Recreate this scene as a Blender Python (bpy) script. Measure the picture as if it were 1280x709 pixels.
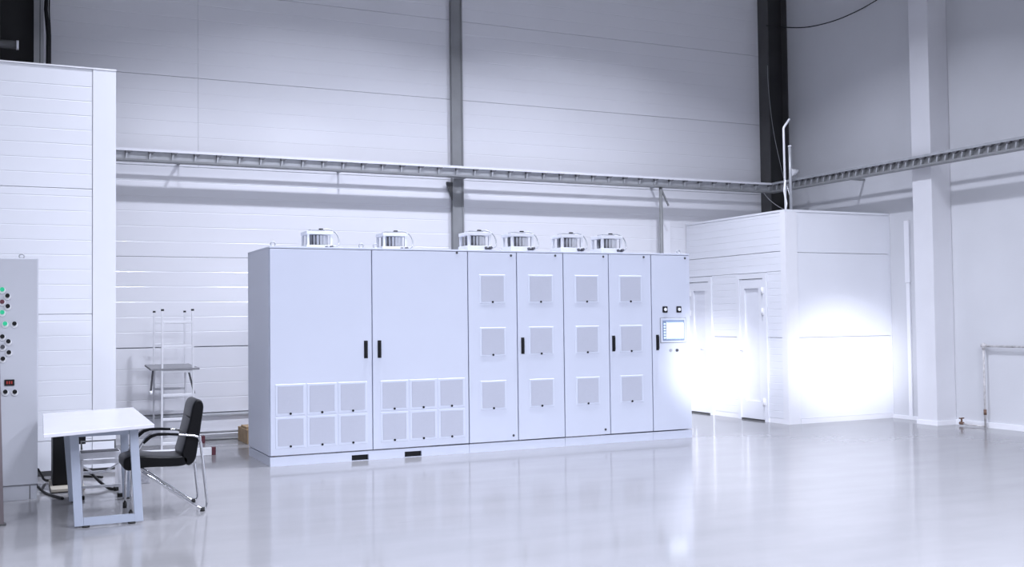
import bpy, bmesh, math, random
from mathutils import Vector, Matrix
for o in list(bpy.data.objects): bpy.data.objects.remove(o, do_unlink=True)
random.seed(7)
SC = bpy.context.scene
COL = SC.collection
R = math.radians

# ------------------------------------------------------------------ camera, world, lights, exposure
cd = bpy.data.cameras.new('camera'); cam = bpy.data.objects.new('camera', cd); COL.objects.link(cam)
cd.sensor_fit = 'HORIZONTAL'; cd.sensor_width = 36.0; cd.lens = 36.0*1326.755/1280; cd.clip_end = 200
yaw, pit, rol = R(25.24), R(1.914), R(-0.68)
fw = Vector((math.sin(yaw)*math.cos(pit), math.cos(yaw)*math.cos(pit), math.sin(pit)))
rt = Vector((math.cos(yaw), -math.sin(yaw), 0)); up = rt.cross(fw)
r2 = rt*math.cos(rol)+up*math.sin(rol); u2 = -rt*math.sin(rol)+up*math.cos(rol)
cam.matrix_world = Matrix(((r2.x,u2.x,-fw.x,0),(r2.y,u2.y,-fw.y,0),(r2.z,u2.z,-fw.z,1.5),(0,0,0,1)))
SC.camera = cam

SC.view_settings.view_transform = 'Standard'; SC.view_settings.look = 'None'
SC.view_settings.gamma = 1.0; SC.view_settings.use_curve_mapping = False
SC.view_settings.exposure = -0.08
SC.cycles.use_denoising = True
SC.cycles.max_bounces = 8; SC.cycles.diffuse_bounces = 5; SC.cycles.glossy_bounces = 4
SC.cycles.sample_clamp_indirect = 6.0

w = bpy.data.worlds.new('world'); SC.world = w; w.use_nodes = True
w.node_tree.nodes['Background'].inputs[0].default_value = (0.74, 0.79, 1.0, 1)
w.node_tree.nodes['Background'].inputs[1].default_value = 0.24

LIGHT_COL = (0.81, 0.85, 1.0)
def bay_or_fill(x, y, z, p, spread):
    l = bpy.data.lights.new('bay_or_fill_lamp', 'AREA'); l.shape = 'DISK'; l.size = 0.28 if y > 9 else 1.8; l.spread = R(spread); l.energy = p; l.color = LIGHT_COL
    o = bpy.data.objects.new('bay_or_fill_lamp', l); o.location = (x, y, z); COL.objects.link(o)
for (x, y, p, sp) in ((3.9,10.6,215,131),(7.5,10.6,215,131),(3.9,2.2,520,152),(7.5,2.2,520,152),(0.3,2.2,250,152),(-3.4,3.5,330,160),(1.8,10.6,100,112),(0.3,-3.5,500,166),(3.9,-3.5,500,166),(7.5,-3.5,500,166)):  # leftmost lamp and weakest back-row lamp are added fill lights
    bay_or_fill(x, y, 7.1, p, sp)
def flood(loc, aim, p, half, blend):
    l = bpy.data.lights.new('flood_lamp', 'SPOT'); l.energy = p; l.color = (0.88, 0.90, 1.0)
    l.spot_size = 2*half; l.spot_blend = blend; l.shadow_soft_size = 0.12
    o = bpy.data.objects.new('flood_lamp', l); o.location = loc
    o.rotation_euler = (Vector(aim)-Vector(loc)).to_track_quat('-Z', 'Y').to_euler(); COL.objects.link(o)
flood((0.2,-1.0,2.2), (9.683,13.45,0.66), 17000, R(3.4), 1.0)
flood((-1.0,-1.6,2.2), (10.68,11.648,0.84), 14000, R(3.5), 1.0)

# ------------------------------------------------------------------ materials
def mat(name, col, rough=0.5, metal=0.0, spec=0.5, coat=0.0, emit=None, es=0.0, noise=0.0, nscale=8.0, bump=0.0, bscale=60.0, rvar=0.0, stretch=None):
    m = bpy.data.materials.new(name); m.use_nodes = True; nt = m.node_tree; b = nt.nodes['Principled BSDF']
    b.inputs['Base Color'].default_value = (*col, 1); b.inputs['Roughness'].default_value = rough
    b.inputs['Metallic'].default_value = metal; b.inputs['Specular IOR Level'].default_value = spec
    b.inputs['Coat Weight'].default_value = coat
    if emit: b.inputs['Emission Color'].default_value = (*emit, 1); b.inputs['Emission Strength'].default_value = es
    if noise or bump or rvar:
        tc = nt.nodes.new('ShaderNodeTexCoord'); mp = nt.nodes.new('ShaderNodeMapping'); nt.links.new(tc.outputs['Object'], mp.inputs[0])
        if stretch: mp.inputs['Scale'].default_value = stretch
    if noise or rvar:
        n = nt.nodes.new('ShaderNodeTexNoise'); n.inputs['Scale'].default_value = nscale; n.inputs['Detail'].default_value = 6
        nt.links.new(mp.outputs[0], n.inputs['Vector'])
        if noise:
            r = nt.nodes.new('ShaderNodeValToRGB'); r.color_ramp.elements[0].position = 0.3; r.color_ramp.elements[1].position = 0.7
            r.color_ramp.elements[0].color = (*[c*(1-noise) for c in col], 1); r.color_ramp.elements[1].color = (*[min(1, c*(1+noise*.5)) for c in col], 1)
            nt.links.new(n.outputs['Fac'], r.inputs[0]); nt.links.new(r.outputs[0], b.inputs['Base Color'])
        if rvar:
            q = nt.nodes.new('ShaderNodeMapRange'); q.inputs[3].default_value = max(0, rough-rvar); q.inputs[4].default_value = rough+rvar
            nt.links.new(n.outputs['Fac'], q.inputs[0]); nt.links.new(q.outputs[0], b.inputs['Roughness'])
    if bump:
        n2 = nt.nodes.new('ShaderNodeTexNoise'); n2.inputs['Scale'].default_value = bscale; n2.inputs['Detail'].default_value = 3
        nt.links.new(mp.outputs[0], n2.inputs['Vector'])
        bp = nt.nodes.new('ShaderNodeBump'); bp.inputs['Strength'].default_value = bump; bp.inputs['Distance'].default_value = 0.01
        nt.links.new(n2.outputs['Fac'], bp.inputs['Height']); nt.links.new(bp.outputs[0], b.inputs['Normal'])
    return m

M = {}
M['panel'] = mat('wall_panel_white', (0.80,0.80,0.83), 0.18, noise=0.03, nscale=0.6, bump=0.05, bscale=1.5)
M['backing'] = mat('joint_backing', (0.42,0.42,0.46), 0.7, noise=.1)
M['booth'] = mat('booth_panel_white', (0.82,0.83,0.87), 0.36, noise=0.02, nscale=0.8, bump=0.04, bscale=1.2)
M['plaster'] = mat('painted_concrete_grey', (0.64,0.645,0.67), 0.75, noise=0.05, nscale=0.9, bump=0.1, bscale=30)
M['column_white'] = mat('painted_column', (0.72,0.72,0.75), 0.6, noise=0.04, nscale=1.5)
M['steel_grey'] = mat('grey_painted_steel', (0.265,0.27,0.275), 0.5, noise=0.12, nscale=3)
M['steel_dark'] = mat('dark_painted_steel', (0.03,0.03,0.031), 0.55, noise=0.2, nscale=3)
M['steel_dark2'] = mat('dark_painted_steel_flange', (0.075,0.075,0.076), 0.5, noise=0.2, nscale=3)
M['galv'] = mat('galvanised_tray', (0.44,0.45,0.47), 0.45, metal=0.3, noise=0.1, nscale=12)
M['galv_light'] = mat('tray_lip_white', (0.80,0.80,0.84), 0.4)
M['tray_rung'] = mat('tray_rung_dark', (0.12,0.12,0.13), 0.5, noise=.1)
M['enclosure'] = mat('cabinet_powder_coat', (0.585,0.615,0.71), 0.38, noise=0.015, nscale=2, bump=0.015, bscale=250)
M['filter'] = mat('filter_mat_grey', (0.515,0.53,0.60), 0.8, noise=0.015, nscale=40, bump=0.1, bscale=300)
M['grille_frame'] = mat('grille_frame_pale', (0.61,0.64,0.735), 0.5, noise=0.01)
M['black'] = mat('black_plastic', (0.008,0.008,0.009), 0.45, spec=0.25, noise=.1)
M['darkgrey'] = mat('dark_grey_plastic', (0.06,0.06,0.07), 0.5, noise=.1)
M['white_plastic'] = mat('white_plastic', (0.85,0.85,0.87), 0.35, noise=.01)
M['fan_grey'] = mat('fan_motor_grey', (0.42,0.43,0.46), 0.4, metal=0.4, noise=.1)
M['fan_drum'] = mat('fan_drum_grey', (0.16,0.165,0.18), 0.5, noise=.1)
M['fan_blade'] = mat('fan_blade_grey', (0.55,0.56,0.59), 0.4, noise=.05)
M['fan_light'] = mat('fan_housing_white', (0.64,0.65,0.69), 0.4, noise=.02)
M['chrome'] = mat('chrome_tube', (0.78,0.78,0.80), 0.12, metal=1.0, rvar=.03)
M['alu'] = mat('brushed_aluminium', (0.84,0.84,0.87), 0.3, metal=0.35, noise=.04, nscale=30)
M['leather'] = mat('black_leather', (0.004,0.004,0.005), 0.36, spec=0.2, noise=0.25, nscale=6, bump=0.15, bscale=90)
M['tablewhite'] = mat('white_laminate', (0.60,0.595,0.63), 0.25, noise=.02, nscale=3)
M['legblue'] = mat('pale_blue_grey_steel', (0.34,0.375,0.45), 0.4, noise=.03)
M['ctrlgrey'] = mat('light_grey_enclosure', (0.50,0.51,0.55), 0.45, noise=.03, nscale=2)
M['brass_brown'] = mat('brown_grey_steel', (0.20,0.17,0.18), 0.4, metal=.4, noise=.15, nscale=5)
M['green'] = mat('green_lens', (0.02,0.45,0.22), 0.25, emit=(0.1,0.9,0.5), es=0.15)
M['red_led'] = mat('red_display', (0.12,0.02,0.02), 0.3, emit=(1.0,0.08,0.05), es=0.25)
M['maroon'] = mat('maroon_rubber', (0.10,0.018,0.03), 0.5, noise=.1)
M['wood_pale'] = mat('pale_board', (0.50,0.46,0.38), 0.6, noise=0.15, nscale=14, stretch=(1,8,8))
M['card'] = mat('brown_cardboard', (0.36,0.25,0.14), 0.8, noise=0.2, nscale=9)
M['plank'] = mat('platform_board', (0.22,0.22,0.235), 0.6, noise=0.12, nscale=20)
M['pipe_worn'] = mat('worn_grey_pipe', (0.60,0.58,0.58), 0.6, noise=0.4, nscale=14)
M['rust'] = mat('rusty_valve', (0.17,0.10,0.07), 0.7, noise=.3, nscale=30)
M['white_trim'] = mat('white_trim', (0.84,0.84,0.87), 0.4, noise=.01)
M['rubber'] = mat('black_rubber', (0.015,0.015,0.015), 0.7, noise=.1)
M['door_glass'] = mat('frosted_door_pane', (0.78,0.79,0.84), 0.3, noise=.02)
M['concrete_block'] = mat('grey_block', (0.33,0.33,0.36), 0.8, noise=.25, nscale=40)

def screen_mat():
    m = bpy.data.materials.new('touch_screen'); m.use_nodes = True; b = m.node_tree.nodes['Principled BSDF']
    b.inputs['Base Color'].default_value = (0.5,0.55,0.6,1); b.inputs['Roughness'].default_value = 0.15
    b.inputs['Emission Color'].default_value = (0.86,0.92,1.0,1); b.inputs['Emission Strength'].default_value = 1.6
    return m
M['screen_bezel'] = mat('screen_bezel', (0.22,0.28,0.40), 0.35, noise=.02)
M['screen'] = screen_mat()
M['screen_bar'] = mat('screen_bar', (0.25,0.33,0.5), 0.2, emit=(0.32,0.42,0.66), es=0.55)
M['screen_btn'] = mat('screen_buttons', (0.5,0.6,0.7), 0.2, emit=(0.62,0.74,0.92), es=0.7)

def floor_mat():
    m = bpy.data.materials.new('glossy_epoxy_floor'); m.use_nodes = True; nt = m.node_tree; b = nt.nodes['Principled BSDF']
    N = nt.nodes.new; L = nt.links.new
    tc = N('ShaderNodeTexCoord')
    n = N('ShaderNodeTexNoise'); n.inputs['Scale'].default_value = 0.7; n.inputs['Detail'].default_value = 7; n.inputs['Roughness'].default_value = .6
    L(tc.outputs['Object'], n.inputs['Vector'])
    mp = N('ShaderNodeMapping'); mp.inputs['Scale'].default_value = (0.7, 2.4, 1); mp.inputs['Rotation'].default_value = (0,0,R(12)); L(tc.outputs['Object'], mp.inputs[0])
    s = N('ShaderNodeTexNoise'); s.inputs['Scale'].default_value = 1.3; s.inputs['Detail'].default_value = 5; L(mp.outputs[0], s.inputs['Vector'])
    mx = N('ShaderNodeMath'); mx.operation = 'ADD'; L(n.outputs['Fac'], mx.inputs[0]); L(s.outputs['Fac'], mx.inputs[1])
    r = N('ShaderNodeValToRGB'); r.color_ramp.elements[0].position = 0.75/2; r.color_ramp.elements[1].position = 1.25/2
    hf = N('ShaderNodeMath'); hf.operation = 'MULTIPLY'; hf.inputs[1].default_value = 0.5; L(mx.outputs[0], hf.inputs[0]); L(hf.outputs[0], r.inputs[0])
    r.color_ramp.elements[0].color = (0.29,0.288,0.295,1); r.color_ramp.elements[1].color = (0.325,0.322,0.33,1)
    # faint dark scuffs
    mp2 = N('ShaderNodeMapping'); mp2.inputs['Scale'].default_value = (0.9, 9.0, 1); mp2.inputs['Rotation'].default_value = (0,0,R(-9)); L(tc.outputs['Object'], mp2.inputs[0])
    k = N('ShaderNodeTexNoise'); k.inputs['Scale'].default_value = 0.8; k.inputs['Detail'].default_value = 8; k.inputs['Roughness'].default_value = .7; L(mp2.outputs[0], k.inputs['Vector'])
    kr = N('ShaderNodeValToRGB'); kr.color_ramp.elements[0].position = 0.66; kr.color_ramp.elements[1].position = 0.74
    kr.color_ramp.elements[0].color = (1,1,1,1); kr.color_ramp.elements[1].color = (0.80,0.80,0.80,1); L(k.outputs['Fac'], kr.inputs[0])
    mm = N('ShaderNodeMix'); mm.data_type = 'RGBA'; mm.blend_type = 'MULTIPLY'; mm.inputs['Factor'].default_value = 1.0
    L(r.outputs[0], mm.inputs['A']); L(kr.outputs[0], mm.inputs['B'])
    nt.nodes.remove(b); df = N('ShaderNodeBsdfDiffuse'); gl = N('ShaderNodeBsdfGlossy'); fr = N('ShaderNodeFresnel'); ms = N('ShaderNodeMixShader')
    fr.inputs['IOR'].default_value = 1.46; L(fr.outputs[0], ms.inputs[0]); L(df.outputs[0], ms.inputs[1]); L(gl.outputs[0], ms.inputs[2])
    L(ms.outputs[0], nt.nodes['Material Output'].inputs['Surface']); L(mm.outputs['Result'], df.inputs['Color'])
    rr = N('ShaderNodeMapRange'); rr.inputs[3].default_value = 0.06; rr.inputs[4].default_value = 0.15; L(n.outputs['Fac'], rr.inputs[0]); L(rr.outputs[0], gl.inputs['Roughness'])
    w1 = N('ShaderNodeTexNoise'); w1.inputs['Scale'].default_value = 2.2; w1.inputs['Detail'].default_value = 2; L(tc.outputs['Object'], w1.inputs['Vector'])
    bp = N('ShaderNodeBump'); bp.inputs['Strength'].default_value = 0.06; bp.inputs['Distance'].default_value = 0.01; L(w1.outputs['Fac'], bp.inputs['Height'])
    L(bp.outputs[0], gl.inputs['Normal'])
    return m
M['floor'] = floor_mat()

# ------------------------------------------------------------------ mesh helpers
class MB:
    """collects simple shapes and links them as ONE mesh object"""
    def __init__(s): s.bm = bmesh.new(); s.mi = 0; s.sm = False
    def face(s, pts):
        f = s.bm.faces.new([s.bm.verts.new(p) for p in pts]); f.material_index = s.mi; return f
    def box(s, x0, x1, y0, y1, z0, z1, ch=0.0):
        return s.hexa([(x0,y0,z0),(x1,y0,z0),(x1,y1,z0),(x0,y1,z0),(x0,y0,z1),(x1,y0,z1),(x1,y1,z1),(x0,y1,z1)], ch)
    def hexa(s, p, ch=0.0):
        v = [s.bm.verts.new(q) for q in p]; fs = []
        for a in ((3,2,1,0),(4,5,6,7),(0,1,5,4),(1,2,6,5),(2,3,7,6),(3,0,4,7)):
            f = s.bm.faces.new([v[i] for i in a]); f.material_index = s.mi; fs.append(f)
        if ch:
            es = list({e for f in fs for e in f.edges})
            res = bmesh.ops.bevel(s.bm, geom=es, offset=ch, segments=2, profile=0.5, affect='EDGES')
            for f in res['faces']: f.material_index = s.mi
        return s
    def prism(s, prof, axis, a0, a1, smooth=False):
        """closed profile swept along an axis; profile in the other two coordinates"""
        def P(q, a): return (a,q[0],q[1]) if axis == 'x' else ((q[0],a,q[1]) if axis == 'y' else (q[0],q[1],a))
        A = [s.bm.verts.new(P(q,a0)) for q in prof]; B = [s.bm.verts.new(P(q,a1)) for q in prof]; n = len(prof)
        for i in range(n):
            f = s.bm.faces.new((A[i],A[(i+1)%n],B[(i+1)%n],B[i])); f.material_index = s.mi; f.smooth = smooth
        for q in (A, B[::-1]):
            f = s.bm.faces.new(q); f.material_index = s.mi
        return s
    def tube(s, pts, r, n=8, caps=True, closed=False):
        pts = [Vector(p) for p in pts]; rings = []
        m = len(pts); prev = None
        for i, p in enumerate(pts):
            if closed: t = (pts[(i+1)%m]-pts[i-1]).normalized()
            else: t = ((pts[min(i+1,m-1)]-p).normalized() + (p-pts[max(i-1,0)]).normalized()).normalized()
            if prev is None:
                a = t.orthogonal().normalized()
            else:
                a = prev - t*prev.dot(t); a = a.normalized() if a.length > 1e-6 else t.orthogonal().normalized()
            prev = a; b = t.cross(a)
            rr = r[i] if isinstance(r, (list, tuple)) else r
            rings.append([s.bm.verts.new(p + (a*math.cos(2*math.pi*k/n) + b*math.sin(2*math.pi*k/n))*rr) for k in range(n)])
        for i in range(m if closed else m-1):
            A, B = rings[i], rings[(i+1)%m]
            for k in range(n):
                f = s.bm.faces.new((A[k],A[(k+1)%n],B[(k+1)%n],B[k])); f.smooth = True; f.material_index = s.mi
        if caps and not closed:
            for q in (rings[0][::-1], rings[-1]):
                f = s.bm.faces.new(q); f.material_index = s.mi
        return s
    def cyl(s, p0, p1, r, n=14): return s.tube([p0, p1], r, n)
    def bar(s, p0, p1, w, h, upv=(0,0,1)):
        """rectangular bar from p0 to p1"""
        p0, p1 = Vector(p0), Vector(p1); t = (p1-p0).normalized(); u = Vector(upv)
        a = t.cross(u).normalized(); b = a.cross(t).normalized(); a *= w/2; b *= h/2
        return s.hexa([p0-a-b, p1-a-b, p1+a-b, p0+a-b, p0-a+b, p1-a+b, p1+a+b, p0+a+b])
    def build(s, name, mats, parent=None, loc=None):
        bmesh.ops.recalc_face_normals(s.bm, faces=s.bm.faces)
        me = bpy.data.meshes.new(name); s.bm.to_mesh(me); s.bm.free()
        for m in (mats if isinstance(mats, (list, tuple)) else [mats]): me.materials.append(M[m])
        o = bpy.data.objects.new(name, me); COL.objects.link(o)
        if parent: o.parent = parent
        if loc: o.location = loc
        return o
def tag(o, label, cat, group=None):
    o['label'] = label; o['category'] = cat
    if group: o['group'] = group
    return o
def thing(name, label, cat, loc=(0,0,0), rotz=0.0, group=None):
    o = bpy.data.objects.new(name, None); COL.objects.link(o); o.empty_display_size = 0.1
    o.location = loc; o.rotation_euler = (0,0,rotz)
    return tag(o, label, cat, group)
def struct(o, label=None):
    o['kind'] = 'structure'
    if label: o['label'] = label
    return o
def dup(o, parent=None, loc=None):
    c = o.copy(); COL.objects.link(c)
    if parent: c.parent = parent
    if loc is not None: c.location = loc
    for ch in list(o.children): dup(ch, c)
    return c
def dup_tree(o, loc, label):
    c = dup(o, None, loc); c['label'] = label; return c
def arc(c, r, a0, a1, n, plane='xz', off=0.0):
    out = []
    for i in range(n+1):
        a = R(a0+(a1-a0)*i/n); p, q = c[0]+r*math.cos(a), c[1]+r*math.sin(a)
        out.append((p,off,q) if plane == 'xz' else ((off,p,q) if plane == 'yz' else (p,q,off)))
    return out
def smooth_path(pts, n=6):
    """Catmull-Rom through points"""
    P = [Vector(p) for p in pts]; out = []
    for i in range(len(P)-1):
        a, b, c, d = P[max(i-1,0)], P[i], P[i+1], P[min(i+2,len(P)-1)]
        for k in range(n):
            t = k/n
            out.append(0.5*((2*b)+(c-a)*t+(2*a-5*b+4*c-d)*t*t+(3*b-a-3*c+d)*t**3))
    out.append(P[-1]); return out

def ribbed(mb, facing, a0, a1, z0, z1, front, thick, pitch, depth=0.0024, width=0.012):
    """sandwich panel with shallow pressed grooves; facing 'y' (front looks to -Y) or 'x' (front looks to -X)"""
    prof = [(front+thick, z0), (front+0.004, z0), (front, z0+0.004)]
    z = z0+pitch
    while pitch and z < z1-pitch*0.4:
        prof += [(front, z-width/2), (front+depth, z-width*0.1), (front+depth, z+width*0.1), (front, z+width/2)]; z += pitch
    prof += [(front, z1-0.004), (front+0.004, z1), (front+thick, z1)]
    mb.prism(prof, 'x' if facing == 'y' else 'y', a0, a1) if facing == 'y' else mb.prism(prof, 'y', a0, a1)
    return mb

# ------------------------------------------------------------------ setting
YB, XW = 14.05, 11.6
b = MB(); b.box(-14, XW+.2, -9, YB+.2, -0.2, 0); struct(b.build('floor', 'floor'), 'glossy grey epoxy floor with faint scuffs and reflections')
b = MB(); b.box(-14, XW+.2, -9, YB+.2, 9.0, 9.2); struct(b.build('ceiling', 'steel_grey'))

b = MB(); b.box(-3.0, XW+.2, YB+.03, YB+.2, 0, 9.0)
wb = struct(b.build('wall_back', 'backing'), 'tall white metal sandwich panel wall behind the cabinets')
zr = [0.345, 1.19, 2.34, 3.50, 4.66, 5.81, 6.96, 8.10, 8.98]
bays = [(-3.0, 2.17), (2.17, 5.70), (5.70, XW)]
for bi, (xa, xb) in enumerate(bays):
    for i in range(len(zr)-1):
        g = 0.0022
        if i < 3 and bi < 2:                       # the lower courses run on to the steel column
            if bi == 0: continue
            xa = -3.0
        else: xa = bays[bi][0]
        m = MB(); ribbed(m, 'y', xa+g*.6, xb-g*.6, zr[i]+(.006 if i == 1 else g), zr[i+1]-(.006 if i == 0 else g), YB, 0.03, 0.1915); m.build('wall_panel', 'panel', wb)
    m = MB(); m.box(xa+.003, xb-.003, YB-0.012, YB+.03, 0.0, 0.32); m.build('plinth_panel', 'panel', wb)
m = MB(); m.prism([(YB+.03,0.30),(YB-.04,0.30),(YB-.04,0.318),(YB+.03,0.345)], 'x', -3.0, XW); m.build('drip_sill', 'galv', wb)
b = MB(); b.box(1.0, 9.6, YB-0.06, YB-0.012, 0.0, 0.075); b.box(1.0, 9.6, YB-.035, YB-.012, 0.075, 0.10)
struct(b.build('baseboard_back', 'white_trim'))

b = MB(); b.box(XW, XW+.2, -9, YB+.2, 0, 9.0)
struct(b.build('wall_right', 'plaster'), 'smooth pale grey wall with a white column')
b = MB(); b.box(XW-.025, XW, 2.0, 10.516, 0, 0.07); b.box(XW-.025, XW, 10.85, 11.64, 0, 0.05)
struct(b.build('baseboard_right', 'white_trim'))

# column on the right wall
t = thing('wall_column', 'square white painted column standing against the grey side wall', 'column', (11.245,10.516,0)); struct(t)
b = MB(); b.box(0, XW-11.245, 0, 0.335, 0, 9.0, 0.006); b.build('shaft', 'column_white', t)
b = MB(); b.box(-.012, XW-11.245, -.012, 0.347, 0, 0.06); b.build('foot_trim', 'white_trim', t)

def h_column(name, label, x0, x1, y0, y1, matf, matw, fl=0.018, axis='y', seg=None):
    """rolled steel section: two flanges facing +-X and a web between them"""
    t = thing(name, label, 'column', (x0, y0, 0)); struct(t)
    b = MB(); b.box(0, fl, 0, y1-y0, 0, 9.0); b.build('flange', matf, t)
    b = MB(); b.box(x1-x0-fl, x1-x0, 0, y1-y0, 0, 9.0); b.build('flange', matf, t)
    b = MB(); b.box(fl, x1-x0-fl, (y1-y0)*.5, (y1-y0)*.5+fl, 0, 9.0); b.build('web', matw, t)
    return t
# middle column: channel with its web towards the hall
t = thing('steel_column', 'slim grey steel column rising behind the switch cabinets at the back wall', 'column', (5.672, 13.97, 0)); struct(t)
b = MB(); b.box(0.02, 0.15, 0.012, 0.03, 0, 9.0); b.build('web', 'steel_grey', t)
for x in (0, 0.15):
    b = MB(); b.box(x, x+.02, 0, 0.075, 0, 9.0); b.build('flange', 'steel_grey', t)
b = MB(); b.prism([(0.0,3.46),(-.09,3.46),(-.09,3.43),(0.0,3.20)], 'y', 0.01, 0.035); b.build('bracket', 'steel_dark2', t)
b = MB(); b.box(0.02, 0.15, -.17, 0.0, 3.50, 3.53); b.build('tray_bracket', 'steel_grey', t)
h_column('steel_column', 'dark steel column in the corner behind the white panel room', 11.19, 11.59, 13.80, 14.05, 'steel_dark2', 'steel_dark')  # recess shade put into the colour: web is darker than the flanges
t = h_column('steel_column', 'wide dark steel column standing behind the tall white partition', -0.15, 0.30, 13.50, 14.0, 'steel_dark', 'steel_dark')
b = MB(); b.box(0.37, 0.432, -.06, -.0, 0, 9.0); b.build('side_channel', 'steel_grey', t)
b = MB(); b.box(0.44, 0.475, -.05, 0.03, 0, 9.0); b.build('side_channel', 'steel_grey', t)
b = MB(); b.tube([(0.515,0.0,9),(0.512,0,5.6),(0.50,0,5.2),(0.525,0,4.9),(0.52,0,4.2),(0.52,0,0.02)], 0.022); b.build('cable', 'black', t)
b = MB(); b.tube([(0.545,0.02,9),(0.545,.02,5.6),(0.535,.02,5.2),(0.55,.02,4.9),(0.55,.02,0.02)], 0.008); b.build('cable', 'black', t)
t = thing('wall_pipe', 'short grey pipe end poking out beside the dark column above the partition', 'pipe', (-0.7, 13.3, 4.70))
b = MB(); b.cyl((0,0,0), (0.735,0,0), 0.05); b.build('tube', 'steel_dark2', t)
b = MB(); b.cyl((0.735,0,0), (0.76,0,0), 0.055); b.build('end_cap', 'galv_light', t)

# tall partition at the left
PY = 11.5
b = MB(); b.box(-3.0, 0.958, PY+.03, PY+.12, 0.02, 4.09)
wl = struct(b.build('wall_left', 'booth'), 'tall white panel partition behind the work table')
pz = [0.05, 0.345, 1.60, 2.865, 4.09]
for i in range(4):
    m = MB(); ribbed(m, 'y', -3.0, 0.732, pz[i]+.002, pz[i+1]-.002, PY, 0.03, 0.148 if i else 0.0, 0.0022, 0.012); m.build('wall_panel', 'booth', wl)
m = MB(); m.box(0.738, 0.958, PY-.004, PY+.03, 0.05, 4.09); m.build('corner_trim', 'booth', wl)
m = MB(); m.box(-3.0, 0.962, PY-.008, PY+.125, 4.09, 4.105); m.build('top_trim', 'white_trim', wl)
m = MB(); m.box(-3.0, 0.958, PY+.02, PY+.1, 0.0, 0.05); m.build('foot_rail', 'steel_dark2', wl)

# ------------------------------------------------------------------ panel room in the corner
XQ, YQ, HQ = 9.683, 11.648, 2.975
t = thing('panel_room', 'white panelled room built into the hall corner with two narrow doors', 'booth', (XQ, YQ, 0))
Dq, Wq = YB-YQ-.02, XW-XQ
b = MB(); b.box(.04, Wq-.005, .04, Dq, 0.0, HQ-.03); b.build('core', 'backing', t)
b = MB(); b.box(-.005, Wq-.005, -.005, Dq, HQ-.03, HQ); b.build('roof', 'booth', t)
# face looking to -X (local x = 0): doors cut the panels
d1a, d1b, d2a, d2b = 0.415, 1.10, 1.72, 2.38
def xpanel(y0, y1, z0, z1):
    m = MB(); ribbed(m, 'x', y0, y1, z0, z1, 0.0, 0.04, 0.098, 0.003, 0.010); m.build('wall_panel', 'booth', t)
for (y0, y1) in ((0.11, d1a-.004), (d1b+.004, d2a-.004)):
    xpanel(y0, y1, 0.07, 1.19); xpanel(y0, y1, 1.197, 2.12)
xpanel(0.11, Dq, 2.124, 2.395); xpanel(0.11, Dq, 2.402, HQ-.032)
m = MB(); m.box(-.006, .04, d2b+.004, Dq, 0.0, 2.12); m.build('wall_panel', 'booth', t)
m = MB(); m.box(0.0, .04, 0.11, d1a, 0.0, 0.068); m.box(0.0, .04, d1b, d2a, 0.0, 0.068); m.build('skirting', 'white_trim', t)
# corner trim wraps the corner
m = MB(); m.prism([(-.006,0.105),(-.006,-.006),(0.20,-.006),(0.20,0.03),(0.03,0.03),(0.03,0.105)], 'z', 0.0, HQ-.031); m.build('corner_trim', 'white_trim', t)
# face looking to -Y
for z0, z1 in ((0.07,1.19),(1.196,2.375),(2.381,HQ-.032)):
    m = MB(); ribbed(m, 'y', 0.204, Wq-.03, z0, z1, 0.0, 0.04, 0); m.build('wall_panel', 'booth', t)
m = MB(); m.box(0.204, Wq-.005, -.012, 0.04, 0.0, 0.068); m.build('skirting', 'white_trim', t)
m = MB(); m.box(Wq-.028, Wq-.002, -.004, 0.04, 0.07, HQ-.032); m.build('edge_trim', 'booth', t)
def room_door(y0, y1, hinge_near):
    fr = MB(); fwid = 0.075
    fr.box(-.022, .035, y0, y0+fwid, 0.0, 2.115); fr.box(-.022, .035, y1-fwid, y1, 0.0, 2.115); fr.box(-.022, .035, y0+fwid, y1-fwid, 2.04, 2.115)
    fr.build('door_frame', 'booth', t)
    ya, yb = y0+fwid+.006, y1-fwid-.006
    lf = MB(); lf.box(-.012, .03, ya, ya+.10, 0.025, 2.032); lf.box(-.012, .03, yb-.10, yb, 0.025, 2.032)
    lf.box(-.012, .03, ya+.10, yb-.10, 1.90, 2.032); lf.box(-.012, .03, ya+.10, yb-.10, 0.025, 0.28)
    leaf = lf.build('door', 'booth', t)
    p = MB(); p.box(0.012, .024, ya+.10, yb-.10, 0.28, 1.90); p.build('door_pane', 'door_glass', leaf)
    hy = ya-.004 if hinge_near else yb+.004
    for z in (0.28, 1.56, 1.86):
        h = MB(); h.cyl((-.032,hy,z-.05), (-.032,hy,z+.05), 0.014, 10); h.box(-.026,-.012,hy-.035,hy+.035,z-.045,z+.045); h.build('hinge', 'white_plastic', leaf)
    ky = yb-.05 if hinge_near else ya+.05
    h = MB(); h.box(-.022, -.012, ky-.018, ky+.018, 0.90, 1.08); h.cyl((-.022,ky,1.0), (-.055,ky,1.0), 0.009, 8)
    h.cyl((-.055,ky+.004,1.0), (-.055,ky+(-.11 if hinge_near else .11),1.0), 0.009, 8); h.build('door_handle', 'white_trim', leaf)
    s = MB(); s.box(-.02, .04, y0+.02, y1-.02, 0.0, 0.02); s.build('door_gap_strip', 'steel_dark2', t)  # dark strip stands in for the shaded gap under the door
room_door(d1a, d1b, True); room_door(d2a, d2b, False)

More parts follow.
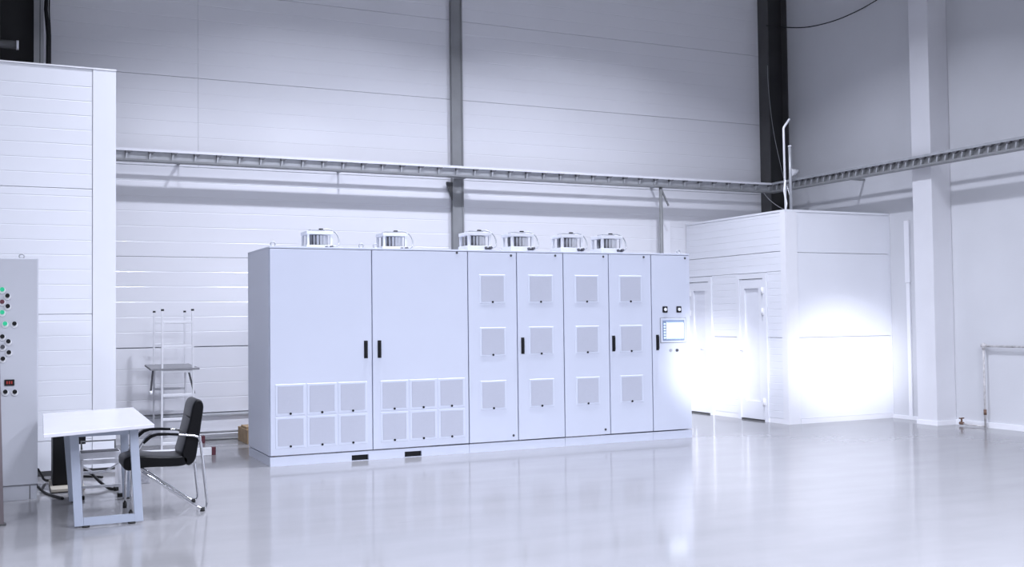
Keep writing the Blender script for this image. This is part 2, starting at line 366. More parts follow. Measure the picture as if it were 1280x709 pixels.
# pipes on the room roof, against the dark column
t = thing('vent_pipe', 'white bent vent pipe rising from the panel room roof', 'pipe', (9.95, 11.95, HQ))
b = MB(); b.tube([(0,0,-.0),(-.01,0,1.19),(0.0,0,1.215),(0.10,0,1.335)], 0.016, 10); b.build('tube', 'white_plastic', t)
b = MB(); b.tube([(-.03,-.03,0),(-.01,-.03,.12),(-.045,-.03,.30),(-.02,-.03,.45)], 0.014, 8); b.build('hose', 'white_plastic', t)
t = thing('vent_pipe', 'straight grey pipe standing on the panel room roof', 'pipe', (10.045, 11.95, HQ))
b = MB(); b.cyl((0,0,0), (0.0,0,0.935), 0.02, 10); b.build('tube', 'galv', t)
b = MB(); b.cyl((0,0,0.935), (0,0,0.955), 0.025, 10); b.build('cap', 'galv_light', t)
t = thing('roof_spotlight', 'small white spotlight head mounted on the cable tray above the room', 'lamp', (11.08, 13.05, 3.66))
b = MB(); b.box(-.01,.01,-.01,.01,-.02,.06); b.build('stem', 'galv', t)
b = MB(); b.tube([(-.09,0,.075),(-.02,0,.085),(.05,0,.10)], [0.06,.045,.02], 10); b.build('lamp_head', 'white_plastic', t)
t = tag(MB().tube(smooth_path([(10.28,12.2,HQ+.005),(10.30,12.25,HQ+.2),(10.36,12.4,HQ+.44)],5),0.006,6).build('roof_cable','white_plastic'), 'thin pale cable rising from the panel room roof to the tray', 'cable')

# white conduit on the side wall beside the room
t = thing('wall_duct', 'slim white vertical cable duct on the wall beside the panel room', 'duct', (XW, 11.30, 0))
b = MB(); b.box(-.03, 0, -.045, .045, 1.95, 2.84, .004); b.build('upper_cover', 'white_trim', t)
b = MB(); b.box(-.022, 0, -.03, .035, 0.05, 1.945, .003); b.build('lower_cover', 'white_trim', t)

# ------------------------------------------------------------------ cable trays
def tray(name, label, origin, length, along):
    t = thing(name, label, 'cable tray', origin)
    if along == 'y': t.rotation_euler = (0,0,R(-90))   # local x runs towards -Y, local y towards +X (the wall)
    st = 0.272 if along == 'x' else 0.136; n = int(length/st)
    b = MB(); b.prism([(0.0,0.118),(0.0,0.15),(0.02,0.15),(0.02,0.118)], 'x', 0, length); b.prism([(0.13,0.118),(0.13,0.15),(0.15,0.15),(0.15,0.118)], 'x', 0, length)
    b.build('top_rail', 'galv_light' if along == 'x' else 'galv', t)
    b = MB(); b.box(0, length, 0.045, 0.05, 0.018, 0.128); b.build('side_plate', 'galv' if along == 'x' else 'steel_grey', t)  # dimmer light on the side wall run is put into darker rail and plate
    b = MB(); b.prism([(0.0,0.0),(0.0,0.022),(0.008,0.022),(0.008,0.008),(0.15,0.008),(0.15,0.0)], 'x', 0, length); b.build('bottom_rail', 'steel_grey', t)
    b = MB(); b.hexa([(0,0.004,0.022),(0.018,0.004,0.022),(0.018,0.045,0.022),(0,0.045,0.022),(0.012,0.004,0.118),(0.034,0.004,0.118),(0.034,0.045,0.118),(0.012,0.045,0.118)])
    r = b.build('rung', 'galv', t)
    b = MB(); b.hexa([(0.006,0.0,0.088),(0.06,0.0,0.098),(0.06,0.045,0.098),(0.006,0.045,0.088),(0.0,0.0,0.118),(0.075,0.0,0.118),(0.075,0.045,0.118),(0.0,0.045,0.118)])
    g = b.build('gusset', 'tray_rung', t)
    for i in range(n):
        x = 0.1+i*st
        if i == 0: r.location.x = x; g.location.x = x
        else: dup(r, t, (x,0,0)); dup(g, t, (x,0,0))
    return t
TZ = 3.495
t = tray('cable_tray', 'long galvanised cable tray running level along the back wall', (0.6, 13.65, TZ), 10.65, 'x')
for x in (1.3, 3.4, 8.43):
    b = MB(); b.box(x, x+.03, 0.15, 0.40, 0.02, 0.05); b.build('wall_bracket', 'steel_grey', t)
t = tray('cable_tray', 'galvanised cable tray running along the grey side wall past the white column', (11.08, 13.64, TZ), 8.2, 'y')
for x in (1.5, 6.0):
    b = MB(); b.box(x, x+.03, 0.15, 0.518, 0.02, 0.05); b.build('wall_bracket', 'steel_grey', t)
t = thing('support_post', 'thin grey post under the cable tray next to the panel room', 'post', (9.0, 13.70, 0))
b = MB(); b.cyl((0,0,0), (0,0,TZ-.002), 0.028, 10); b.build('shaft', 'steel_grey', t)
b = MB(); b.bar((0.02,0,TZ-.05), (0.15,0.02,TZ-.28), 0.022, 0.022); b.build('brace', 'steel_grey', t)
b = MB(); b.box(-.06,.06,-.06,.06,0,0.012); b.build('base_plate', 'steel_grey', t)
b = MB(); b.box(9.18,9.36,YB-.05,YB-.004,0.08,3.0); tag(b.build('wall_duct', 'white_trim'), 'white vertical cover strip on the back wall behind the panel room', 'duct')

# wires
tag(MB().tube(smooth_path([(11.10,13.72,6.23),(11.45,13.4,6.15),(11.48,12.9,6.07),(11.5,12.3,6.06),(11.52,11.6,6.16),(11.54,10.6,6.45)],6),0.009,6).build('hanging_wire','black'), 'black wire sagging across the upper grey wall from the corner column', 'wire')
tag(MB().tube(smooth_path([(11.175,13.80,5.6),(11.18,13.79,5.2),(11.25,13.77,4.5),(11.42,13.75,3.75),(11.46,13.75,3.66)],6),0.004,6).build('hanging_wire','galv'), 'pale thin wire slanting down the dark corner column', 'wire')
tag(MB().tube(smooth_path([(11.0,13.74,3.49),(11.1,13.72,3.38),(11.25,13.70,3.28),(11.4,13.7,3.22)],6),0.007,6).build('hanging_wire','galv'), 'pale loose wire drooping under the tray at the corner', 'wire')

# pipe frame on the side wall
t = thing('heating_pipe', 'worn thin pipe rising from a floor valve and turning along the side wall', 'pipe', (XW-.06, 9.99, 0))
b = MB(); b.cyl((0,0,0.0), (0,0,1.08), 0.014, 10); b.build('riser', 'pipe_worn', t)
b = MB(); b.cyl((0,0,1.07), (0,-6.0,1.07), 0.014, 10); b.build('horizontal_run', 'pipe_worn', t)
b = MB(); b.cyl((0,0.03,1.075), (0,-.05,1.075), 0.022, 10); b.cyl((0,0,1.03),(0,0,1.11),0.021,10); b.build('elbow', 'pipe_worn', t)
b = MB(); b.tube([(0,0,0.02),(-.03,0.15,0.022),(-.05,0.34,0.03)], 0.011, 8); b.build('floor_branch', 'pipe_worn', t)
b = MB(); b.cyl((-.05,.31,.035),(-.05,.37,.035),0.02,10); b.cyl((-.05,.34,.03),(-.05,.34,.10),0.012,8); b.box(-.09,-.01,.33,.35,.095,.11); b.build('valve', 'rust', t)
b = MB(); b.cyl((0,0,0.17), (0,0,0.24), 0.02, 10); b.build('coupling', 'rust', t)

# ------------------------------------------------------------------ switch cabinets
YC, DP, H, HP = 11.051, 1.11, 2.289, 0.108
def cabinet(label, x0, doors, plinth_slots=()):
    """doors: list of (x_left, x_right, handle_x or None, locks)"""
    x1 = doors[-1][1]
    t = thing('switch_cabinet', label, 'cabinet', (x0, YC, 0)); W = x1-x0
    b = MB(); b.box(0.002, W-.002, 0.03, DP, HP, H-.02); b.build('body', 'enclosure', t)
    b = MB(); b.box(0.0, W, 0.0, DP, H-.02, H, .003); b.build('roof_plate', 'enclosure', t)
    b = MB()
    sl = sorted(plinth_slots); cuts = [0.0]
    for a, c in sl: cuts += [a-x0, c-x0]
    cuts.append(W)
    for i in range(0, len(cuts), 2): b.box(cuts[i]+(0.002 if i == 0 else 0), cuts[i+1]-(0.002 if i == len(cuts)-2 else 0), 0.004, 0.04, 0.0, HP-.012)
    for a, c in sl: b.box(a-x0, c-x0, 0.004, 0.04, 0.062, HP-.012); b.box(a-x0, c-x0, 0.004, 0.04, 0.0, 0.004)
    b.box(0.002, 0.04, 0.04, DP-.01, 0.0, HP-.012); b.box(W-.04, W-.002, 0.04, DP-.01, 0.0, HP-.012)
    b.build('plinth', 'enclosure', t)
    for a, c in sl:
        k = MB(); k.box(a-x0, c-x0, 0.035, 0.30, 0.003, 0.064); k.build('fork_pocket', 'black', t)
    for (xa, xb, hx, locks) in doors:
        d = MB(); d.box(xa-x0+.006, xb-x0-.006, 0.0, 0.026, HP+.002, H-.026, .003); dr = d.build('door', 'enclosure', t)
        if hx is not None:
            h = MB(); h.box(hx-x0-.021, hx-x0+.021, -.006, 0.0, 1.095, 1.285, .003); h.box(hx-x0-.014, hx-x0+.014, -.026, -.006, 1.11, 1.27, .006); h.build('handle', 'black', dr)
        for (lx, lz) in locks:
            k = MB(); k.cyl((lx-x0,-.004,lz), (lx-x0,0.001,lz), 0.014, 12); k.cyl((lx-x0,-.007,lz), (lx-x0,-.004,lz), 0.009, 8); k.build('lock', 'darkgrey', dr)
    return t
GR = {}
def grille(t, x0, xa, xb, za, zb, fr=0.026):
    key = (round(xb-xa,3), round(zb-za,3), fr); w_, h_ = xb-xa, zb-za
    if key not in GR:
        b = MB()
        o, i, z_, d_ = (0,0,w_,h_), (fr,fr,w_-fr,h_-fr), -.005, -.004
        ring = lambda q, y: [(q[0],y,q[1]),(q[2],y,q[1]),(q[2],y,q[3]),(q[0],y,q[3])]
        q0, q1, q2, q3 = ring(o,0.0), ring((.005,.005,w_-.005,h_-.005),z_), ring((fr-.004,fr-.004,w_-fr+.004,h_-fr+.004),z_), ring(i,-.002)
        for A, B in ((q0,q1),(q1,q2),(q2,q3)):
            for k in range(4): b.face([A[k],A[(k+1)%4],B[(k+1)%4],B[k]])
        g = b.build('vent_grille', 'grille_frame', t)
        f = MB(); f.box(fr, w_-fr, -.004, -.001, fr, h_-fr)
        n = int((h_-2*fr)/0.012)
        for j in range(n):
            z = fr+(j+.5)*(h_-2*fr)/n; f.box(fr+.003, w_-fr-.003, -.006, -.004, z-.0048, z+.0048)
        f.build('filter_mat', 'filter', g)
        l = MB(); l.cyl((w_/2,-.012,fr*.75), (w_/2,-.004,fr*.75), 0.0125, 10); l.build('latch', 'black', g)
        g.location = (xa-x0, 0, za); GR[key] = g
    else:
        g = dup(GR[key], t, (xa-x0, 0, za))
    return g
x0 = 2.421
cA = cabinet('wide double-door cabinet with twelve low vent grilles and two fork pockets', x0,
    [(2.421,3.529,3.457,[]), (3.529,4.658,3.610,[(4.527,2.252)])], [(3.293,3.480),(3.890,4.088)])
for i in range(3):
    for z in (0.520, 0.180):
        grille(cA, x0, 2.476+i*.3365, 2.476+i*.3365+.318, z, z+.328)
        grille(cA, x0, 3.616+i*.3360, 3.616+i*.3360+.318, z, z+.328)
b = MB(); b.box(-.003, 0.0, 0.03, DP-.02, HP, H-.03); b.build('side_panel', 'enclosure', cA)
x1 = 4.658
cB = cabinet('two-door cabinet with six square grilles next to the wide low-vented cabinet', x1,
    [(4.658,5.271,None,[(5.200,2.230),(5.207,0.165)]), (5.271,5.878,5.337,[(5.775,2.238)])])
x2 = 5.878
cC = cabinet('two-door cabinet with six square grilles next to the touch screen cabinet', x2,
    [(5.878,6.495,None,[(6.425,2.235),(6.423,0.167)]), (6.495,7.098,6.552,[(6.995,2.238)])])
for (t, xx, xs) in ((cB, x1, (4.800, 5.416)), (cC, x2, (6.030, 6.638))):
    for xa in xs:
        for z in (1.680, 1.078, 0.472): grille(t, xx, xa, xa+.322, z, z+.330, 0.022)
x3 = 7.098
cD = cabinet('narrow end cabinet carrying a lit touch screen and two switches', x3, [(7.098,7.669,7.176,[(7.599,2.232)])])
# touch screen and switches
b = MB(); b.box(7.222-x3, 7.588-x3, -.014, 0, 1.188, 1.486, .004); pn = b.build('screen_panel', 'grille_frame', cD)
b = MB(); b.box(7.215-x3, 7.595-x3, -.008, 0, 1.181, 1.493, .002); b.build('panel_shadow_rim', 'steel_grey', pn)  # dark rim painted in for the shadow gap around the panel
b = MB(); b.box(7.245-x3, 7.560-x3, -.022, -.014, 1.210, 1.462, .003); b.build('bezel', 'screen_bezel', pn)
b = MB(); b.box(7.298-x3, 7.545-x3, -.026, -.022, 1.226, 1.444); b.mi = 1; b.box(7.298-x3, 7.545-x3, -.0272, -.026, 1.428, 1.444); b.box(7.298-x3, 7.545-x3, -.0272, -.026, 1.226, 1.238)
b.build('screen', ['screen', 'screen_bar'], pn)
b = MB()
for k in range(6): b.box(7.256-x3, 7.285-x3, -.025, -.022, 1.235+k*.034, 1.256+k*.034)
b.build('key_column', 'screen_btn', pn)
for sx in (7.290, 7.494):
    b = MB(); b.box(sx-.036-x3, sx+.036-x3, -.014, 0, 1.555, 1.633, .008); sw = b.build('selector_switch', 'black', cD)
    b = MB(); b.cyl((sx-x3,-.022,1.594), (sx-x3,-.014,1.594), 0.020, 14); b.box(sx-.006-x3, sx+.006-x3, -.034, -.022, 1.578, 1.610); b.build('knob', 'white_plastic', sw)
for sx, m_ in ((7.364,'fan_grey'),(7.456,'darkgrey')):
    b = MB(); b.cyl((sx-x3,-.016,1.089), (sx-x3,0,1.089), 0.018, 14); b.build('push_button', m_, cD)
# lifting eyes on the roofs
for (t, xx, ex) in ((cA, x0, 2.491),(cA, x0, 3.455),(cA, x0, 3.619),(cD, x3, 7.60)):
    b = MB(); b.tube([(ex-xx+.024*math.cos(R(a)), 0.14, H+.032+.024*math.sin(R(a))) for a in range(0,360,30)], 0.008, 6, closed=True); b.cyl((ex-xx,0.14,H-.001),(ex-xx,0.14,H+.012),0.014,8)
    b.build('lifting_eye', 'galv', t)

# roof fans
def make_fan():
    t = thing('roof_fan', '', 'fan', group='fans on the cabinet roofs')
    Wf, Df = 0.285, 0.26
    b = MB(); b.box(-.012, Wf+.012, -.012, Df+.012, 0.0, 0.058, .004); b.build('base_tray', 'fan_light', t)
    for (x, y) in ((0,0),(Wf-.026,0),(0,Df-.026),(Wf-.026,Df-.026)):
        b = MB(); b.box(x, x+.026, y, y+.026, 0.058, 0.176); b.build('corner_post', 'fan_light', t)
    b = MB(); b.box(-.008, Wf+.008, -.008, Df+.008, 0.176, 0.213, .004); b.build('top_plate', 'fan_light', t)
    b = MB(); b.cyl((Wf/2,Df/2,0.06), (Wf/2,Df/2,0.174), 0.098, 20); b.mi = 1
    for k in range(18):
        a = 2*math.pi*k/18; c, s = math.cos(a), math.sin(a); p = Vector((Wf/2+c*.112, Df/2+s*.112, 0)); tv = Vector((-s*.8+c*.6, c*.8+s*.6, 0))
        q = tv*.014; n_ = Vector((c,s,0))*.0016
        b.hexa([p-q-n_+Vector((0,0,.064)), p+q-n_+Vector((0,0,.064)), p+q+n_+Vector((0,0,.064)), p-q+n_+Vector((0,0,.064)), p-q-n_+Vector((0,0,.170)), p+q-n_+Vector((0,0,.170)), p+q+n_+Vector((0,0,.170)), p-q+n_+Vector((0,0,.170))])
    b.build('impeller', ['fan_drum', 'fan_blade'], t)
    b = MB(); b.box(0.05, 0.215, 0.06, 0.20, 0.222, 0.232); b.cyl((.08,.13,.213),(.08,.13,.222),.012,8); b.cyl((.19,.13,.213),(.19,.13,.222),.012,8); b.build('motor_plate', 'fan_grey', t)
    b = MB(); b.box(0.16, 0.205, 0.085, 0.12, 0.232, 0.250, .005); b.build('terminal_box', 'black', t)
    b = MB(); b.tube(smooth_path([(0.205,0.10,0.241),(0.28,0.095,0.238),(0.345,0.085,0.205),(0.378,0.07,0.14),(0.372,0.05,0.075),(0.33,0.0,0.045),(0.285,-.018,0.035)],5), 0.0085, 7); b.build('cable', 'fan_grey', t)
    b = MB(); b.cyl((0.255,-.03,0.030), (0.285,-.03,0.040), 0.017, 10); b.cyl((0.20,-.028,0.028), (0.222,-.028,0.034), 0.015, 10); b.box(.205,.275,-.02,-.012,.016,.036); b.build('plug', 'darkgrey', t)
    return t
fan0 = make_fan()
fx = [(2.950,'roof fan nearest the tall partition, over the wide cabinet end door'), (3.830,'roof fan on the wide double-door cabinet, over its door nearer the square grilles'),
      (4.720,'roof fan standing just in front of the slim grey column'), (5.268,'third fan from the touch screen end, paired beside the column fan'),
      (5.930,'roof fan second from the touch screen end of the row'), (6.482,'roof fan at the touch screen end of the row')]
for i, (x, lab) in enumerate(fx):
    y = YC+(.50 if i < 2 else .125)
    if i == 0: fan0.location = (x, y, H); fan0['label'] = lab
    else: dup_tree(fan0, (x, y, H), lab)

# ------------------------------------------------------------------ control cabinet at the edge of the picture
t = thing('control_cabinet', 'tall light grey control cabinet with pilot lamps and a red display', 'cabinet', (-0.60, 10.056, 0))
XO = 0.60
b = MB(); b.box(0, 0.806, 0.02, 0.60, 0.125, 2.075, .004); b.build('body', 'ctrlgrey', t)
b = MB(); b.box(0.01, 0.80, 0.0, 0.022, 0.13, 2.07, .004); dr = b.build('door', 'ctrlgrey', t)
b = MB(); b.box(0.006, 0.80, 0.02, 0.58, 0.0, 0.122); b.build('plinth', 'ctrlgrey', t)
b = MB(); b.box(0.742, 0.748, 0.014, 0.02, 0.005, 0.118); b.build('plinth_seam', 'steel_dark2', t)
b = MB(); b.tube([(XO+.077+.02*math.cos(R(a)), 0.1, 2.095+.02*math.sin(R(a))) for a in range(0,360,30)], 0.006, 6, closed=True); b.build('lifting_eye', 'galv', t)
def knob(x, z, m_):
    b = MB(); b.cyl((XO+x,-.010,z), (XO+x,0,z), 0.027, 14); k = b.build('pilot_ring', 'white_plastic', dr)
    b = MB(); b.cyl((XO+x,-.03,z+.009), (XO+x,-.008,z+.009), 0.0185, 12); k.data.materials.append(M[m_])
    bm2 = bmesh.new(); bm2.from_mesh(k.data); n0 = len(bm2.faces)
    tmp = bpy.data.meshes.new('t'); b.bm.to_mesh(tmp); b.bm.free(); bm2.from_mesh(tmp)
    bm2.faces.ensure_lookup_table()
    for f in bm2.faces[n0:]: f.material_index = 1
    bmesh.ops.recalc_face_normals(bm2, faces=bm2.faces); bm2.to_mesh(k.data); bm2.free(); bpy.data.meshes.remove(tmp)
    k.name = 'pilot_lamp'
for x, z, m_ in ((-.034,1.742,'black'),(-.032,1.653,'black'),(-.052,1.503,'green'),(.020,1.502,'black'),(-.026,1.352,'black'),(-.022,1.258,'black'),
                 (-.075,1.795,'green'),(-.075,1.690,'maroon'),(-.074,1.600,'green'),(-.073,1.394,'black'),(-.070,1.305,'darkgrey'),(-.068,1.205,'black'),
                 (-.048,0.923,'black'),(.025,0.920,'black')):
    knob(x, z, m_)
b = MB(); b.box(XO-.056, XO+.022, -.012, 0, 0.982, 1.034, .003); b.mi = 1; 
for k in range(3): b.box(XO-.040+k*.018, XO-.030+k*.018, -.0135, -.012, 0.996, 1.020)
b.build('red_display', ['black', 'red_led'], dr)

t = thing('steel_post', 'narrow brownish steel post, slightly leaning, in front of the control cabinet', 'post', (-0.085, 8.88, 0)); t.rotation_euler = (0, R(-1.5), 0)
b = MB(); b.box(-.05, 0.037, -.02, .03, 0, 2.2, .004); b.build('shaft', 'brass_brown', t)
b = MB(); b.box(-.06, 0.052, -.03, .04, 0, 0.012); b.build('base_plate', 'steel_dark2', t)

# ------------------------------------------------------------------ work table
t = thing('work_table', 'white work table with pale blue steel frame legs', 'table', (0.65, 9.1, 0))
O = Vector((0.65, 9.1, 0)); L = lambda p: tuple(Vector(p)-O)
A, B, C_, D_ = (0.200,8.07), (0.975,8.42), (1.000,10.22), (0.241,9.95)
zt, zb = 0.740, 0.712
b = MB(); b.hexa([L((*A,zb)),L((*B,zb)),L((*C_,zb)),L((*D_,zb)),L((*A,zt)),L((*B,zt)),L((*C_,zt)),L((*D_,zt))], .004); b.build('tabletop', 'tablewhite', t)
def leg(p0, p1, w=.062, d=.035):
    (xa, ya, za), (xb, yb, zb_) = p0, p1
    q = []
    for (x, y, z) in (p0, p1): q.append([L((x-w/2,y-d/2,z)),L((x+w/2,y-d/2,z)),L((x+w/2,y+d/2,z)),L((x-w/2,y+d/2,z))])
    b = MB(); b.hexa(q[0]+q[1], .003); b.build('leg', 'legblue', t)
leg((0.452,8.49,0.012), (0.415,8.49,zb)); leg((0.872,8.49,0.012), (0.832,8.49,zb))
leg((0.470,9.70,0.012), (0.418,9.70,zb)); leg((0.895,9.70,0.012), (0.870,9.70,zb))
b = MB(); b.box(*[v for v in (0.483-.65, 0.841-.65, 8.4735-9.1, 8.5065-9.1, 0.014, 0.070)]); b.build('foot_rail', 'legblue', t)
b = MB(); b.box(0.446-.65, 0.80-.65, 8.4735-9.1, 8.5065-9.1, 0.668, 0.71); b.build('top_rail', 'legblue', t)
for x in (0.43, 0.85):
    b = MB(); b.box(x-.02-.65, x+.02-.65, 8.51-9.1, 9.68-9.1, 0.668, 0.71); b.build('side_rail', 'legblue', t)
for (x, y) in ((0.50,8.49),(0.82,8.49),(0.488,9.70),(0.895,9.70)):
    b = MB(); b.cyl((x-.65,y-9.1,0), (x-.65,y-9.1,0.014), 0.028, 10); b.build('foot_pad', 'rubber', t)

# ------------------------------------------------------------------ chair
CY = 8.985
t = thing('office_chair', 'black leather armchair on chrome tubes pushed in at the white work table', 'chair', (1.10, CY, 0))
ox = 1.10
def q(pts): return [(x-ox, z) for x, z in pts]
# padded shell: seat and back as one L, two cushions
hw = 0.215
def pad(prof, name, wd, seams=()):
    """cushion swept across the chair width with rounded ends"""
    b = MB(); n = len(prof); cx = sum(p[0] for p in prof)/n; cz = sum(p[1] for p in prof)/n
    ys = [(-wd,.86),(-wd+.012,.95),(-wd+.035,1.0)] + [(0.0,1.0)] + [(wd-.035,1.0),(wd-.012,.95),(wd,.86)]
    rings = []
    nrm = []
    for i in range(n):
        a, c = Vector(prof[i-1]), Vector(prof[(i+1)%n]); tv = (c-a).normalized(); nrm.append(Vector((-tv.y, tv.x)))
    sgn = 1 if sum((prof[i][0]*prof[(i+1)%n][1]-prof[(i+1)%n][0]*prof[i][1]) for i in range(n)) > 0 else -1
    for (y, k) in ys:
        rings.append([b.bm.verts.new((prof[i][0]+sgn*nrm[i].x*(1-k)*.09, y, prof[i][1]+sgn*nrm[i].y*(1-k)*.09)) for i in range(n)])
    for A_, B_ in zip(rings, rings[1:]):
        for i in range(n):
            f = b.bm.faces.new((A_[i],A_[(i+1)%n],B_[(i+1)%n],B_[i])); f.smooth = True
    b.bm.faces.new(rings[0]); b.bm.faces.new(rings[-1][::-1])
    return b.build(name, 'leather', t)
def fine(pts, n=4): return [(p.x, p.z) for p in smooth_path([(x,0,z) for x, z in pts+[pts[0]]], n)][:-1]
seat = q([(0.785,0.425),(0.80,0.452),(0.86,0.466),(0.95,0.462),(1.03,0.452),(1.10,0.447),(1.18,0.443),(1.25,0.443),(1.275,0.415),(1.262,0.374),(1.20,0.362),(1.10,0.364),(0.98,0.368),(0.90,0.362),(0.83,0.352),(0.79,0.375)])
back = q([(1.222,0.470),(1.240,0.53),(1.252,0.58),(1.262,0.63),(1.274,0.68),(1.286,0.73),(1.294,0.775),(1.305,0.83),(1.325,0.872),(1.352,0.884),(1.380,0.874),(1.396,0.83),(1.390,0.77),(1.378,0.69),(1.366,0.60),(1.350,0.50),(1.335,0.42),(1.305,0.375),(1.27,0.366),(1.235,0.40)])
pad(fine(seat), 'seat', hw); pad(fine(back), 'backrest', hw)
b = MB()
for z, x in ((0.605,1.2545),(0.745,1.2865)): b.tube([(x-ox,-hw+.03,z),(x-ox,0,z),(x-ox,hw-.03,z)], 0.004, 6)
b.build('seam', 'leather', t)
for sgn in (-1, 1):
    y = sgn*0.215; ya = sgn*0.235
    b = MB()
    path = [(0.838,0.03),(0.842,0.20),(0.850,0.36),(0.862,0.45),(0.905,0.535),(0.950,0.60),(0.985,0.625),(1.04,0.632),(1.19,0.618),(1.31,0.604),(1.350,0.590),(1.366,0.54),(1.378,0.42),(1.395,0.25),(1.414,0.07),(1.412,0.035),(1.392,0.016),(1.365,0.022),(1.30,0.065),(1.15,0.178),(1.00,0.292),(0.92,0.345)]
    b.tube([(x-ox, ya, z) for x, z in path], 0.011, 8); b.build('frame_tube', 'chrome', t)
    b = MB(); prof = q([(0.925,0.572),(0.945,0.602),(0.985,0.630),(1.04,0.641),(1.12,0.636),(1.195,0.628),(1.196,0.612),(1.10,0.617),(1.03,0.618),(0.99,0.606),(0.955,0.578),(0.935,0.560)])
    b.prism(prof, 'y', ya-.026, ya+.026); b.build('armrest', 'leather', t)
    b = MB(); b.cyl((0.838-ox,ya,0.0), (0.838-ox,ya,0.045), 0.016, 10); b.build('foot_plug', 'rubber', t)
    b = MB(); b.cyl((1.378-ox,ya,0.0), (1.378-ox,ya,0.03), 0.018, 10); b.build('foot_plug', 'rubber', t)
for x, z in ((0.87,0.345),(1.32,0.39)):
    b = MB(); b.cyl((x-ox,-.235,z), (x-ox,.235,z), 0.011, 8); b.build('crossbar', 'chrome', t)

# ------------------------------------------------------------------ step stool, case, board, cables below the table
t = thing('step_stool', 'low aluminium step stool with dark treads standing under the table', 'step stool', (0.70, 10.0, 0))
b = MB(); b.box(-.165, .165, -.10, .10, 0.335, 0.386, .003); b.mi = 1; b.box(-.155, .155, -.088, .09, 0.386, 0.390); b.build('top_tread', ['alu', 'darkgrey'], t)
b = MB(); b.box(-.155, .155, -.125, -.10, 0.290, 0.325); b.build('front_rail', 'alu', t)
b = MB(); b.box(-.16, .16, -.17, -.145, 0.09, 0.112); b.build('lower_rail', 'alu', t)
b = MB(); b.box(-.145, .145, .10, .125, 0.18, 0.20); b.build('rear_rail', 'alu', t)
b = MB(); b.tube([(-.14,.13,.39),(-.14,.16,.46),(.14,.16,.46),(.14,.13,.39)], 0.009, 8); b.build('grab_rail', 'steel_grey', t)
for sx in (-1, 1):
    for (ya_, yb_) in ((-.165,-.08),(.22,.10)):
        b = MB(); b.bar((sx*.16, ya_, 0.02), (sx*.15, yb_, 0.352), .028, .02, (0,1,0)); b.build('leg', 'alu', t)
        b = MB(); b.box(sx*.16-.028, sx*.16+.028, ya_-.025, ya_+.025, 0, 0.032, .004); b.build('foot_cap', 'rubber', t)
    b = MB(); b.bar((sx*.15,-.10,0.28), (sx*.06,.09,0.20), .012, .012); b.build('brace', 'alu', t)

t = thing('computer_case', 'tall black case standing on a pale board under the table', 'case', (0.445, 10.55, 0.035))
b = MB(); b.box(-.105, .105, 0.0, .42, 0, 0.56, .006); b.build('housing', 'black', t)
b = MB(); b.box(-.10, .10, -.012, .0, 0.01, 0.55, .004); b.build('front_panel', 'black', t)
b = MB(); b.box(.105, .175, 0.02, .10, 0.36, 0.47, .004); b.build('side_unit', 'black', t)
b = MB(); b.box(0.32, 0.60, 10.30, 10.99, 0.012, 0.035); tag(b.build('wooden_board', 'wood_pale'), 'pale wooden board on the floor under the black case', 'board')
def add_feet(): 
    b = MB(); b.box(0.34,0.38,10.34,10.95,0,0.012); b.box(0.54,0.58,10.34,10.95,0,0.012); o = b.build('batten', 'wood_pale', bpy.data.objects['wooden_board'])
add_feet()
tag(MB().tube(smooth_path([(0.17,10.75,0.11),(0.20,10.55,0.06),(0.265,10.35,0.012),(0.33,10.1,0.012),(0.40,9.90,0.012)],6),0.012,7).build('floor_cable','black'), 'black cable trailing over the floor from the control cabinet', 'cable')
tag(MB().tube(smooth_path([(0.225,10.9,0.15),(0.26,11.0,0.08),(0.30,11.1,0.016),(0.42,11.18,0.016),(0.62,11.2,0.016),(0.80,11.05,0.016)],6),0.012,7).build('floor_cable','black'), 'thick black cable lying along the partition foot', 'cable')
tag(MB().tube(smooth_path([(0.62,10.9,0.12),(0.68,10.7,0.10),(0.74,10.45,0.05),(0.80,10.3,0.014),(0.86,10.18,0.014)],6),0.014,7).build('floor_cable','black'), 'black cable sagging behind the step stool', 'cable')
tag(MB().box(1.02,1.175,10.50,10.62,0.0,0.10,.006).build('floor_block','concrete_block'), 'small grey block on the floor behind the chair', 'block')

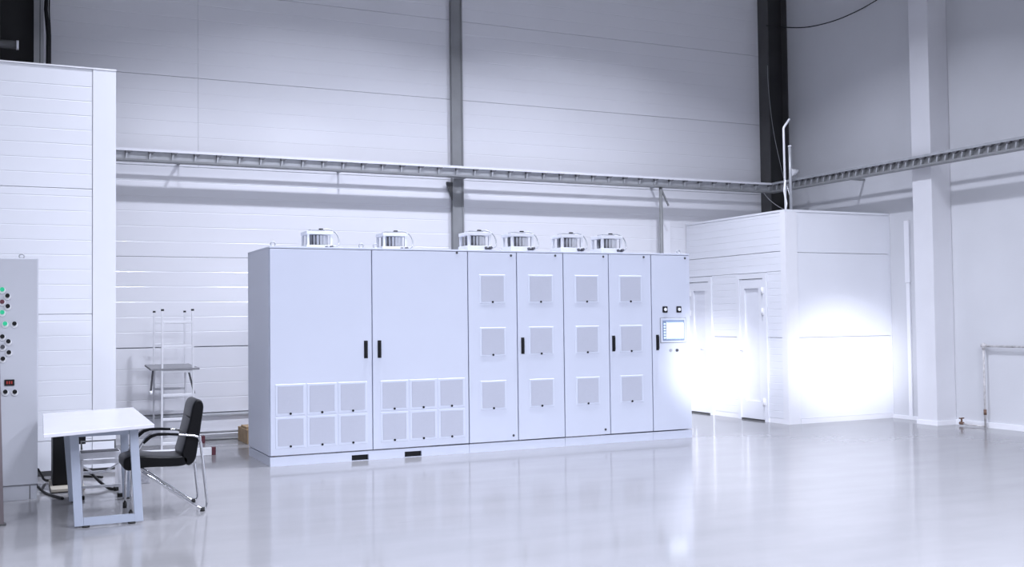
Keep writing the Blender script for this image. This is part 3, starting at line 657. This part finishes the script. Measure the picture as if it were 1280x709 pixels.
# ------------------------------------------------------------------ mobile ladder with platform
t = thing('platform_ladder', 'aluminium twin ladder with a dark platform board near the back wall', 'ladder', (1.69, 12.43, 0), R(-3.4))
def ladder(y, hw_top, hw_bot, rungs, top):
    for s_ in (-1, 1):
        b = MB(); b.bar((s_*hw_bot, y, 0.085), (s_*hw_top, y, top), 0.020, 0.05, (0,1,0)); b.build('stile', 'alu', t)
        b = MB(); b.cyl((s_*hw_top, y, top), (s_*hw_top, y, top+.022), 0.017, 8); b.build('end_plug', 'rubber', t)
    for z in rungs:
        hw_ = hw_bot+(hw_top-hw_bot)*(z/top)
        b = MB(); b.box(-hw_+.01, hw_-.01, y-.018, y+.018, z-.015, z+.015, .003); b.build('rung', 'alu', t)
ladder(0.0, 0.162, 0.172, (0.15,0.42,0.69,0.955,1.235,1.508), 1.635)
ladder(1.27, 0.180, 0.188, (0.14,0.41,0.69,0.965,1.235,1.505), 1.63)
b = MB(); b.box(-.29, .235, -.03, 1.32, 0.970, 0.992, .003); b.build('platform_board', 'plank', t)
for y, xa, xb in ((0.0,-.46,.365),(1.27,-.42,.375)):
    b = MB(); b.box(xa, xb, y-.03, y+.03, 0.0, 0.085, .004); b.build('stabiliser_bar', 'white_plastic', t)
    for x in (xa-.045, xb):
        b = MB(); b.box(x, x+.045, y-.034, y+.034, -.0, 0.089, .004); b.build('end_cap', 'maroon', t)
b = MB(); b.bar((-.265,0.0,0.97), (-.285,0.03,0.745), 0.02, 0.02, (0,1,0)); b.build('strut', 'darkgrey', t)
b = MB(); b.bar((.115,0.02,0.97), (.18,0.0,0.70), 0.02, 0.02, (0,1,0)); b.build('strut', 'darkgrey', t)
b = MB(); b.cyl((-.285,0.03,0.70), (-.285,0.03,0.745), 0.018, 8); b.build('strut_foot', 'white_plastic', t)

# things on the floor behind the wide cabinet
t = thing('cardboard_box', 'brown cardboard box on the floor behind the wide cabinet', 'box', (2.615, 13.2, 0))
b = MB(); b.box(0, .35, 0, .60, 0, 0.175, .004); b.build('carton', 'card', t)
b = MB(); b.box(0.01, .34, .12, .45, 0.175, 0.205, .003); b.build('lid_flap', 'card', t)
for k, (za, lab) in enumerate(((0.10,'upper thin grey rod lying along the back wall foot beside the cardboard box'), (0.02,'lower grey rod on the floor at the back wall foot beside the box'))):
    b = MB(); b.cyl((2.1+.1*k, YB-.09-.03*k, .0), (2.75, YB-.09-.03*k, .0), 0.014, 8)
    tag(b.build('metal_rod', 'steel_grey', None, (0,0,za+.0 if k == 0 else 0.014)), lab, 'rod')
